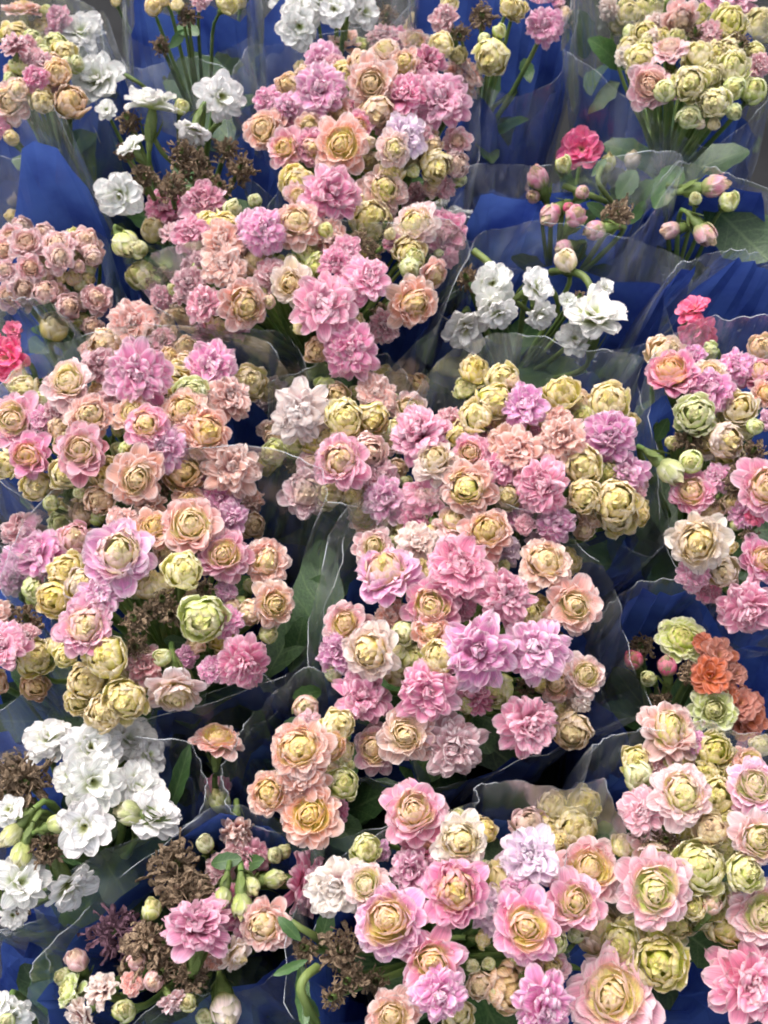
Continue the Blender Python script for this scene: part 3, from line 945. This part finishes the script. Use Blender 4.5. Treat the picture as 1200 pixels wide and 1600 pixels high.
def build_flower(root, f):
    p = CAM + f['dir'] * f['t']
    size = (1.14 - .10 * min(1, max(0, (f['d'] - 50) / 60)) if f['typ'] in 'PRWH' else 1.10) * f['d'] * f['t'] * TAN / 800
    q = f['n'].to_track_quat('Z', 'Y')
    spin = Matrix.Rotation(rng.uniform(0, 6.28), 4, 'Z')
    base = Matrix.Translation(p - root.location) @ q.to_matrix().to_4x4() @ spin
    typ = f['typ']
    if typ in 'DV':
        me = rng.choice(DRY if typ == 'D' else DRYV)
        o = add('dried_flower', me, root, base @ Matrix.Translation((0, 0, -.006)) @ Matrix.Scale(size * (1.1 if f['key'] in ('Z', 'W') else .92), 4))
        return p, f['n'], size * .35
    ft = FT[typ]
    tip = jit(TIP[f['cl']])
    foot = jit(FOOT[typ])
    if typ == 'W':
        tip = jit(TIP['w'], .02)
    if typ in 'RY' and f['cl'] in 'yg':
        foot = jit((.86, .80, .25)) if f['cl'] == 'y' else jit((.74, .81, .25))
        if typ == 'R' and f['cl'] == 'y':
            tip = jit((.88, .58, .56))
    if typ == 'Y' and f['cl'] in 'sp':
        foot = jit((.90, .75, .37))
        tip = jit((.88, .58, .40)) if f['cl'] == 's' else tip
    if f['key'] in ('Z2', 'G') and typ in 'RY':
        foot = jit((.79, .82, .25))
        if typ == 'Y':
            tip = jit((.84, .74, .36))
    if f['cl'] == 'k':
        foot = jit((.88, .66, .52))
    if typ == 'P' and f['cl'] == 'd':
        foot = jit((.82, .48, .50))
    if typ == 'B' and f['cl'] in 'yc':
        foot = jit((.84, .77, .32))
    zs = 1.0
    sc = size
    if typ == 'T':
        zs = 1.25
        sc = size * .78
    elif typ == 'Y':
        sc = size * 1.02
        zs = rng.uniform(.86, 1.0)
    elif typ == 'B':
        zs = 1.05
    elif typ == 'O':
        sc = size * 1.1
    elif typ in 'RP':
        sc = size * 1.04
        zs = rng.uniform(.8, 1.28)
    mw = base @ Matrix.Diagonal((sc * rng.uniform(.94, 1.06), sc * rng.uniform(.94, 1.06), sc * zs, 1))
    name = 'flower_bud' if ft == 'B' else 'flower'
    core = add(name, rng.choice(CORE[ft]), root, mw, tip, foot)
    n, meshes = OUTER[ft]
    n = n + rng.choice((-1, 0, 0, 1)) if ft != 'B' else n
    o0 = rng.uniform(0, 6.28)
    otip = tip
    if ft == 'R':
        otip = jit(tip, .07)
        gw = .75 if f['cl'] in 'sy' else .45
        ofoot = jit(tuple((1 - gw) * a + gw * b for a, b in zip(tip, (.92, .76, .36))))
    else:
        ofoot = foot
    for i in range(n):
        if ft in 'PRW' and rng.random() < .07:
            continue
        s = rng.uniform(.84, 1.08)
        tilt = Matrix.Rotation(rng.gauss(0, .10), 4, 'Y')
        m = Matrix.Rotation(o0 + 2 * math.pi * i / n + rng.gauss(0, .12), 4, 'Z') @ tilt @ Matrix.Scale(s, 4)
        add('petal', rng.choice(meshes), core, m, otip, ofoot)
    zc = -.42 if ft in 'YB' else -.04
    big = {'Y': 1.3, 'B': 1.35, 'R': 1.0, 'P': 1.0, 'W': 1.0}[ft]
    if typ == 'T':
        big = 2.2
    add('calyx', CALYX, core, Matrix.Translation((0, 0, zc + (.12 if typ == 'T' else 0))) @ Matrix.Diagonal((big, big, (1.0 if typ != 'T' else 1.15), 1)))
    return p, f['n'], size * (1.1 if ft in 'YB' else .74)


def bez(a, b, c, d, n):
    out = []
    for i in range(n + 1):
        t = i / n
        s = 1 - t
        out.append(a * s ** 3 + b * (3 * s * s * t) + c * (3 * s * t * t) + d * t ** 3)
    return out


POT_R, POT_H = .033, .062


def lathe(prof, n=20):
    V, F = [], []
    for r, z in prof:
        for k in range(n):
            a = 2 * math.pi * k / n
            V.append((r * math.cos(a), r * math.sin(a), z))
    for i in range(len(prof) - 1):
        for k in range(n):
            F.append((i * n + k, i * n + (k + 1) % n, (i + 1) * n + (k + 1) % n, (i + 1) * n + k))
    return V, F


V, F = lathe([(.0005, .001), (.024, .001), (.031, .055), (.0335, .055), (.0335, .062), (.0315, .062), (.0300, .052)])
POT = mesh_from('pot', V, F, None, False, M_POT)
V, F = lathe([(.0299, .0535), (.022, .056), (.012, .0575), (.0005, .058)])
SOIL = mesh_from('soil', V, F, None, True, M_SOIL)

for key, (zc, label) in PLANTS.items():
    inf = info[key]
    c = inf['c']
    root = bpy.data.objects.new('kalanchoe_plant', None)
    col.objects.link(root)
    root.empty_display_size = .02
    root.location = (c.x, c.y, 0)
    tag(root, label, 'potted plant', 'potted kalanchoes packed together')
    inf['root'] = root
    add('pot', POT, root)
    add('soil', SOIL, root)
    ztop = zc - .085
    V, F = [], []
    st = [Vector((0, 0, .05)), Vector((.002, .001, .08)), Vector((-.001, .002, ztop))]
    V, F = tube(st, .0045, .0035, 8)
    add('main_stem', mesh_from('main_stem', V, F, None, True, M_STEM), root)
    for f in flowers[key]:
        p, n, back = build_flower(root, f)
        loc = p - root.location
        a = loc - n * back
        lp = Vector((loc.x * .22, loc.y * .22, ztop - .004 + rng.uniform(0, .012)))
        if f['typ'] in 'DV':
            a = loc
        b = a - n * .012
        b2 = Vector((a.x * .72, a.y * .72, min(a.z - .028, b.z - .012)))
        pts = bez(a, b, b2, lp, 6)
        pts.append(Vector((0, 0, ztop - .03)))
        k = .9 if f['d'] < 40 else 1.15
        V, F = tube(pts, .0010 * k, .0015 * k, 6)
        add('stem', mesh_from('stem', V, F, None, True, M_STEM), root)
    nl = 12 if len(flowers[key]) > 6 else 8
    rr = max(.04, min(.058, inf['rad'] * .85))
    for i in range(nl):
        a = i * 2.39996 + rng.uniform(-.3, .3)
        h = .075 + (ztop - .06) * (i / nl) * .95
        L = rr * rng.uniform(.75, 1.1) * (1.05 - .25 * i / nl)
        el = rng.uniform(.15, .75)
        m = Matrix.Translation((0, 0, h)) @ Matrix.Rotation(a, 4, 'Z') @ Matrix.Rotation(-el, 4, 'Y') @ Matrix.Rotation(rng.uniform(-.4, .4), 4, 'X') @ Matrix.Scale(L, 4)
        add('leaf', LEAF[i % 5], root, m)

# leaves that show between the flowers: plant, foot pixel, tip pixel, height of foot and tip, width factor
LEAVES = [
    ('G', 978, 108, 935, 66, .165, .185, 1.0), ('G', 900, 180, 955, 110, .13, .15, 1.5), ('G', 915, 90, 905, 30, .13, .16, 1.2),
    ('F', 828, 130, 820, 90, .15, .155, 1.1), ('D', 265, 75, 285, 50, .17, .18, 1.0), ('D', 275, 40, 300, 45, .175, .185, 1.0),
    ('L', 1105, 320, 1190, 385, .155, .16, 1.6), ('L', 1050, 275, 1030, 290, .17, .18, 1.0), ('L', 1060, 260, 1035, 300, .175, .185, .8),
    ('J', 965, 310, 990, 270, .17, .18, 1.6), ('J', 985, 320, 1010, 290, .16, .18, 1.0), ('J', 930, 300, 905, 310, .17, .18, .6),
    ('J', 900, 300, 878, 268, .175, .185, 1.0), ('J', 935, 330, 900, 345, .17, .175, 1.0), ('J', 985, 350, 1005, 318, .165, .175, 1.0), ('J', 925, 275, 945, 250, .175, .18, .9),
    ('J', 960, 345, 925, 320, .17, .18, .9), ('M', 1050, 850, 1030, 720, .15, .165, .8), ('M', 1130, 850, 1090, 780, .16, .17, 1.0), ('M', 1160, 900, 1130, 830, .17, .18, 1.0),
    ('O', 490, 1050, 500, 870, .15, .18, .8), ('O', 420, 1055, 490, 920, .15, .175, .9), ('O', 455, 1050, 470, 980, .15, .17, 1.0),
    ('O', 350, 950, 385, 910, .18, .19, 1.4), ('O', 290, 1005, 262, 1000, .195, .2, 1.2), ('O', 235, 930, 230, 905, .18, .19, 1.0),
    ('O', 275, 1060, 300, 1005, .175, .19, 1.2), ('U', 720, 1080, 725, 1130, .18, .19, .9), ('U', 640, 1025, 620, 1040, .19, .2, .9),
    ('V2', 500, 1080, 470, 1085, .19, .2, 1.1), ('V2', 440, 1140, 465, 1125, .19, .195, 1.0), ('V2', 530, 1170, 540, 1120, .18, .19, 1.0),
    ('M', 1025, 690, 1040, 660, .18, .19, 1.0), ('M', 1075, 760, 1085, 720, .18, .19, .8), ('M', 1080, 800, 1120, 730, .16, .17, 1.3),
    ('Z', 330, 1350, 367, 1342, .195, .2, 1.1), ('Z', 350, 1360, 400, 1345, .18, .19, .9), ('Y', 470, 1470, 440, 1438, .205, .21, .9),
    ('Y', 480, 1500, 435, 1520, .2, .205, .6), ('Y', 500, 1480, 512, 1430, .19, .2, 1.0), ('Y', 470, 1500, 475, 1590, .19, .2, .5),
    ('Y', 500, 1590, 480, 1560, .19, .2, .5), ('Z2', 1060, 1450, 1130, 1500, .17, .18, 1.5), ('Z2', 950, 1340, 945, 1295, .19, .2, 1.5),
    ('Z2', 1120, 1480, 1020, 1440, .16, .165, 1.5), ('Z2', 1150, 1400, 1130, 1320, .17, .18, 1.2), ('W', 265, 1270, 285, 1190, .17, .2, .35),
    ('K', 770, 470, 740, 445, .18, .19, .8), ('H', 470, 460, 480, 410, .19, .2, .8), ('H', 560, 330, 590, 345, .19, .195, 1.0),
    ('B', 140, 280, 120, 200, .13, .14, 1.6), ('B', 190, 250, 130, 260, .13, .14, 1.6), ('D', 340, 120, 370, 70, .12, .14, 1.3), ('D', 260, 140, 330, 110, .12, .14, 1.5),
]
for key, x0, y0, x1, y1, z0, z1, wf in LEAVES:
    root = info[key]['root']
    a, b = at(x0, y0, z0), at(x1, y1, z1)
    xax = (b - a)
    L = xax.length
    xax.normalize()
    zax = (-(ray((x0 + x1) / 2, (y0 + y1) / 2))).normalized() * .7 + Vector((0, 0, .5))
    yax = zax.cross(xax).normalized()
    zax = xax.cross(yax)
    m = Matrix((xax, yax, zax)).transposed().to_4x4()
    m = Matrix.Translation(a - root.location) @ m @ Matrix.Diagonal((L * 1.1, L * wf, L, 1))
    add('leaf', rng.choice(LEAF), root, m)

# thick bare stalks that show: plant, radius, then pixel and height along the stalk
STALKS = [
    ('K', .0028, (862, 425, .17), (885, 423, .185), (912, 432, .19), (925, 455, .19), (926, 475, .185)),
    ('K', .0026, (740, 392, .185), (765, 412, .185), (782, 440, .18), (796, 475, .165)),
    ('K', .0022, (755, 455, .18), (790, 462, .185), (815, 478, .18), (835, 495, .16)),
    ('K', .0020, (860, 450, .18), (872, 475, .17), (868, 530, .14)),
    ('W', .0024, (50, 1250, .195), (62, 1275, .19), (50, 1300, .19), (40, 1325, .185)),
    ('W', .0024, (50, 1250, .195), (38, 1275, .195), (20, 1300, .19)),
    ('W', .0022, (56, 1262, .193), (70, 1276, .192), (95, 1280, .19)),
    ('B', .0016, (196, 117, .19), (215, 128, .19), (240, 147, .18)),
    ('B', .0018, (240, 215, .19), (255, 240, .185), (278, 262, .175), (300, 285, .15)),
    ('B', .0020, (345, 190, .19), (330, 205, .185), (322, 235, .17), (330, 270, .15)),
    ('J', .0020, (940, 262, .185), (935, 285, .185), (960, 320, .17)),
    ('J', .0024, (880, 290, .18), (915, 303, .18), (955, 318, .165)),
    ('L', .0020, (1040, 290, .18), (1070, 292, .18), (1100, 290, .18)),
    ('Y', .0024, (495, 1512, .2), (478, 1525, .205), (470, 1545, .205), (480, 1572, .2), (495, 1598, .19)),
    ('Y', .0022, (480, 1570, .2), (482, 1590, .195), (490, 1620, .19)),
    ('Y', .0020, (505, 1475, .19), (490, 1462, .2), (470, 1450, .205), (455, 1440, .205)),
    ('O', .0024, (300, 1070, .19), (290, 1040, .195), (285, 1015, .195)),
]
for key, rad, *pl in STALKS:
    root = info[key]['root']
    ctl = [at(*q) - root.location for q in pl]
    pts = []
    for i in range(len(ctl) - 1):
        p0, p1, p2, p3 = ctl[max(i - 1, 0)], ctl[i], ctl[i + 1], ctl[min(i + 2, len(ctl) - 1)]
        for k in range(4):
            t = k / 4
            pts.append(.5 * ((2 * p1) + (p2 - p0) * t + (2 * p0 - 5 * p1 + 4 * p2 - p3) * t * t + (3 * p1 - p0 - 3 * p2 + p3) * t ** 3))
    pts.append(ctl[-1])
    V, F = tube(pts, rad * .72, rad * .6, 8)
    add('stem', mesh_from('stem', V, F, None, True, M_CALYX), root)

# ------------------------------------------------------------------ clear sleeves with a blue lower wrap
# rim traced in photo pixels; blue = how far up the blue wrap reaches; rise = back rim above front rim
SLEEVES = {
    'A': ([(-60, 20), (60, -20), (150, 20), (160, 130), (110, 230), (20, 250), (-60, 200)], 0.78, .0, .03),
    'B': ([(157, 13), (203, 105), (300, 95), (400, 140), (440, 260), (400, 345), (300, 365), (200, 380), (120, 330), (95, 200)], 0.78, .0, .03),
    'C': ([(85, 168), (118, 245), (180, 395), (194, 432), (185, 447), (150, 450), (97, 438), (67, 427), (0, 440), (-60, 400), (-70, 250), (0, 150)], 0.78, .0, .06),
    'D': ([(195, -10), (215, 60), (300, 90), (385, 60), (398, -30), (380, -90), (300, -110), (210, -80)], 0.78, .0, .03),
    'E': ([(392, 5), (402, 36), (445, 41), (520, 46), (600, 42), (650, 0), (640, -70), (520, -95), (405, -70)], 0.78, .0, .03),
    'F': ([(640, 40), (720, 110), (800, 150), (868, 120), (893, 30), (890, -40), (770, -95), (650, -60)], 0.9, .0, .03),
    'G': ([(897, -10), (886, 82), (945, 118), (1040, 190), (1110, 230), (1190, 165), (1240, 60), (1230, -60), (1060, -110), (930, -80)], 0.7, .0, .03),
    'I': ([(385, 80), (360, 180), (385, 280), (480, 330), (600, 335), (700, 320), (740, 250), (745, 130), (690, 60), (560, 50), (450, 70)], 0.78, -0.03, .02),
    'H': ([(395, 515), (450, 519), (477, 550), (485, 588), (530, 603), (590, 588), (645, 540), (690, 470), (725, 400), (700, 345), (600, 350), (480, 350), (350, 370), (240, 400), (225, 450), (290, 500)], 0.78, .0, .02),
    'J': ([(700, 300), (716, 266), (770, 257), (860, 259), (960, 245), (1050, 240), (1066, 262), (1010, 340), (965, 400), (900, 425), (780, 410), (715, 360)], 0.8, .0, .035),
    'L': ([(1064, 256), (1130, 268), (1215, 312), (1230, 400), (1150, 430), (1060, 420), (1000, 390), (1020, 320)], 0.92, .0, .03),
    'K': ([(690, 480), (752, 430), (735, 395), (775, 360), (870, 350), (980, 372), (1067, 408), (1075, 458), (1040, 510), (985, 545), (900, 552), (800, 535), (720, 510)], 0.8, .0, .03),
    'M2': ([(1040, 440), (1100, 400), (1180, 395), (1240, 440), (1230, 540), (1150, 560), (1060, 540)], 0.96, 0.0, .03),
    'M': ([(1016, 575), (1060, 520), (1120, 497), (1210, 505), (1290, 600), (1290, 900), (1215, 1010), (1150, 1001), (1112, 988), (1088, 930), (1056, 870), (1036, 790), (1022, 680)], 0.8, .0, .025),
    'N': ([(60, 790), (200, 810), (350, 770), (440, 690), (450, 600), (400, 535), (280, 510), (150, 520), (40, 570), (-50, 680)], 0.78, -.008, .02),
    'Q2': ([(-60, 500), (0, 470), (70, 470), (110, 520), (70, 590), (0, 620), (-70, 590)], .6, .0, .03),
    'O': ([(28, 1055), (75, 1111), (150, 1139), (240, 1110), (340, 1087), (430, 1060), (490, 1005), (508, 925), (530, 860), (549, 800), (502, 785), (495, 738), (445, 711), (350, 697), (200, 720), (80, 775), (25, 860), (10, 925), (66, 970), (62, 1000)], 0.6, .0, .02),
    'Q': ([(-80, 900), (-20, 850), (50, 880), (75, 960), (60, 1060), (0, 1110), (-80, 1080)], 0.78, .0, .03),
    'S': ([(425, 610), (500, 575), (600, 560), (650, 620), (640, 720), (640, 800), (560, 815), (500, 795), (440, 740)], 0.78, -0.015, .02),
    'T': ([(690, 575), (760, 525), (835, 527), (900, 550), (960, 553), (1004, 563), (990, 600), (1006, 660), (1020, 730), (1040, 825), (1012, 866), (960, 845), (900, 822), (830, 826), (740, 815), (650, 800), (615, 720), (640, 640)], 0.78, .0, .025),
    'U': ([(548, 796), (650, 770), (790, 790), (885, 835), (946, 900), (966, 970), (990, 1050), (1009, 1108), (930, 1131), (860, 1166), (780, 1200), (700, 1223), (600, 1217), (535, 1195), (490, 1120), (492, 1000), (512, 880)], 0.78, .0, .02),
    'V': ([(950, 960), (1000, 915), (1090, 920), (1190, 960), (1230, 1060), (1190, 1160), (1080, 1190), (980, 1150), (945, 1060)], .9, -.005, .03),
    'W': ([(319, 1215), (303, 1265), (260, 1297), (145, 1333), (80, 1372), (60, 1402), (70, 1427), (0, 1452), (-60, 1420), (-90, 1280), (-20, 1190), (100, 1160), (200, 1155), (290, 1165)], 0.7, .0, .02),
    'X': ([(249, 1107), (255, 1147), (285, 1187), (312, 1232), (350, 1240), (366, 1185), (385, 1149), (430, 1116), (428, 1080), (412, 1060), (330, 1084)], 0.93, .0, .02),
    'V2': ([(373, 1165), (355, 1215), (364, 1260), (410, 1289), (480, 1302), (536, 1306), (600, 1282), (650, 1240), (620, 1150), (560, 1075), (480, 1050), (410, 1100)], 0.7, .0, .015),
    'Z': ([(200, 1602), (233, 1574), (300, 1548), (400, 1531), (455, 1497), (492, 1420), (480, 1330), (420, 1275), (330, 1270), (240, 1340), (130, 1432), (60, 1500), (42, 1560), (90, 1630)], .93, .0, .015),
    'Y2': ([(250, 1600), (330, 1560), (420, 1555), (450, 1600), (420, 1680), (300, 1690)], .6, -0.02, .02),
    'X2': ([(-60, 1500), (0, 1470), (60, 1480), (80, 1560), (40, 1640), (-60, 1640)], .6, .0, .02),
    'Y': ([(746, 1268), (741, 1240), (790, 1228), (880, 1242), (940, 1224), (965, 1300), (990, 1450), (960, 1650), (700, 1690), (520, 1660), (455, 1560), (475, 1400), (533, 1336), (640, 1290)], 0.78, .0, .02),
    'Z2': ([(925, 1202), (948, 1162), (1000, 1148), (1078, 1132), (1110, 1130), (1136, 1150), (1240, 1160), (1310, 1300), (1300, 1560), (1150, 1670), (990, 1640), (900, 1500), (895, 1320)], 0.75, .0, .02),
}


def closed_spline(P, n):
    m = len(P)
    out = []
    per = n // m + 1
    for i in range(m):
        p0, p1, p2, p3 = P[i - 1], P[i], P[(i + 1) % m], P[(i + 2) % m]
        for k in range(per):
            t = k / per
            c = .5 * ((2 * p1) + (p2 - p0) * t + (2 * p0 - 5 * p1 + 4 * p2 - p3) * t * t + (3 * p1 - p0 - 3 * p2 + p3) * t ** 3)
            c = c.lerp(p1.lerp(p2, t), .45)          # film corners stay a little angular
            c = c + noise.noise_vector(c * 45) * .0024 + noise.noise_vector(c * 160) * .0004
            out.append(c)
    return out


SLABEL = {
    'A': 'clear sleeve round the apricot and pink kalanchoe in the top corner', 'B': 'clear sleeve round the sparse white kalanchoe with brown heads',
    'C': 'hazy clear sleeve with a long slanting seam round the dusty pink kalanchoe', 'D': 'clear sleeve round the small yellow-budded kalanchoe at the top edge',
    'E': 'clear sleeve round the white kalanchoe at the top edge', 'F': 'blue-based sleeve round the loose yellow-budded kalanchoe with one pink bloom',
    'G': 'clear sleeve with blue base round the lime yellow kalanchoe', 'I': 'clear sleeve round the tall dense pink and apricot kalanchoe',
    'H': 'clear sleeve with drooping wavy rim under the large pink kalanchoe', 'J': 'clear sleeve round the kalanchoe with one open hot pink flower',
    'L': 'clear rounded sleeve over the big round leaf and few buds', 'K': 'crumpled clear sleeve round the bent white kalanchoe in the middle',
    'M2': 'broad pleated blue wrap behind the small hot pink kalanchoe', 'M': 'clear sleeve round the cream and pink kalanchoe at the edge',
    'N': 'clear sleeve round the wide kalanchoe with a big mauve bloom', 'Q2': 'clear sleeve round the hot pink kalanchoe cut by the edge',
    'O': 'large clear sleeve round the kalanchoe with a dry brown hollow', 'Q': 'clear sleeve round the kalanchoe cut by the edge, pink and yellow',
    'S': 'clear sleeve round the small kalanchoe between larger ones', 'T': 'clear sleeve with tall back round the pink kalanchoe with yellow-green balls',
    'U': 'wide open clear sleeve with a pointed corner round the central pink kalanchoe', 'V': 'blue wrap round the sunken orange-red kalanchoe',
    'W': 'scuffed clear sleeve round the drooping white kalanchoe', 'X': 'narrow blue-lined sleeve holding the lone salmon flower',
    'V2': 'clear sleeve under the cluster of salmon pink roses', 'Z': 'sleeve with a broad blue lip round the withered kalanchoe',
    'Y2': 'clear sleeve round the pale green buds at the bottom edge', 'X2': 'clear sleeve round the white kalanchoe in the bottom corner',
    'Y': 'clear sleeve round the open pink roses with golden hearts', 'Z2': 'clear sleeve round the lime-hearted roses in the bottom corner',
}

for si, (key, (rim_px, blue, dz, rise)) in enumerate(SLEEVES.items()):
    inf = info[key]
    c, zc = inf['c'], inf['zc']
    ys = [p[1] for p in rim_px]
    cy, hy = (max(ys) + min(ys)) / 2, (max(ys) - min(ys)) / 2
    P = []
    for x, y in rim_px:
        t = (y - cy) / hy
        P.append(at(x, y, zc - .022 + dz - rise * t))
    rim = closed_spline(P, 110)
    n = len(rim)
    ctr = Vector((c.x, c.y, 0))
    mid = sum(rim, Vector()) / n
    # foot ring of the sleeve hugs the pot
    ang = [math.atan2(p.y - mid.y, p.x - mid.x) for p in rim]
    # unwrap and keep monotone so that the film never folds through itself
    un = [ang[0]]
    for a in ang[1:]:
        d = (a - un[-1] + math.pi) % (2 * math.pi) - math.pi
        un.append(un[-1] + d)
    tot = 2 * math.pi if un[-1] > un[0] else -2 * math.pi
    even = [un[0] + tot * i / n for i in range(n)]
    foot = [ctr + Vector((math.cos(a * .5 + b * .5) * (POT_R + .003), math.sin(a * .5 + b * .5) * (POT_R + .003), .004)) for a, b in zip(un, even)]
    seed = si * 13.7
    rows = 16

    def pt(i, s, shrink=0.0):
        i %= n
        a, b = foot[i], rim[i]
        h = s ** 1.75
        p = Vector((a.x + (b.x - a.x) * h, a.y + (b.y - a.y) * h, a.z + (b.z - a.z) * s ** .92))
        rad = Vector((p.x - ctr.x, p.y - ctr.y, 0))
        k = rad.normalized() if rad.length > 1e-5 else Vector((1, 0, 0))
        aa = 2 * math.pi * i / n
        w = noise.noise(Vector((math.cos(aa) * 3.2 + seed, math.sin(aa) * 3.2, s * 1.2)))
        w2 = noise.noise(Vector((math.cos(aa) * 9 + seed, math.sin(aa) * 9, s * 2.5 + 5)))
        w3 = 1 - 2.4 * abs(noise.noise(Vector((math.cos(aa) * 5 + seed * 2, math.sin(aa) * 5, s * 2.2 + 9))))
        env = math.sin(math.pi * min(1, s * .88 + .03))
        bulge = .004 * env
        return p + k * (bulge + env * (.007 * w + .0028 * w2 + .0042 * w3) - shrink) + Vector((0, 0, .0015 * w2 * s))

    V = [pt(i, r / rows) for r in range(rows + 1) for i in range(n)]
    F = [(r * n + i, r * n + (i + 1) % n, (r + 1) * n + (i + 1) % n, (r + 1) * n + i) for r in range(rows) for i in range(n)]
    root = bpy.data.objects.new('plant_sleeve', None)
    col.objects.link(root)
    root.empty_display_size = .02
    root.location = ctr
    tag(root, SLABEL[key], 'plant sleeve', 'plastic sleeves round the potted kalanchoes')
    loc = lambda vs: [v - ctr for v in vs]
    add('clear_film', mesh_from('clear_film', loc(V), F, None, True, M_FILM), root)
    ev, ef = tube([V[rows * n + i] - ctr for i in range(n)] + [V[rows * n] - ctr, V[rows * n + 1] - ctr], .00017, .00017, 5)
    add('film_edge', mesh_from('film_edge', ev, ef, None, True, M_EDGE), root)
    for i0 in (0, n // 2):
        sv, sf = tube([V[r * n + i0] - ctr for r in range(3, rows + 1)], .00014, .00016, 5)
        add('seam', mesh_from('seam', sv, sf, None, True, M_EDGE), root)
    # blue wrap: pleated panels with a scalloped top
    step = 5
    idx = list(range(0, n, step))
    brow = 7
    BV, BF = [], []
    m = len(idx) * 2
    for r in range(brow + 1):
        for q in range(m):
            i = int(q * n / m)
            top = blue * (1 + .09 * math.sin(q * 6.283 * 3 / m + seed) + .05 * math.sin(q * 6.283 * 7 / m + seed * 2))
            BV.append(pt(i, min(.98, top) * r / brow, .0022 + .0012 * (q % 2)) - ctr)
    for r in range(brow):
        for q in range(m):
            BF.append((r * m + q, r * m + (q + 1) % m, (r + 1) * m + (q + 1) % m, (r + 1) * m + q))
    add('blue_wrap', mesh_from('blue_wrap', BV, BF, None, False, M_BLUE), root)
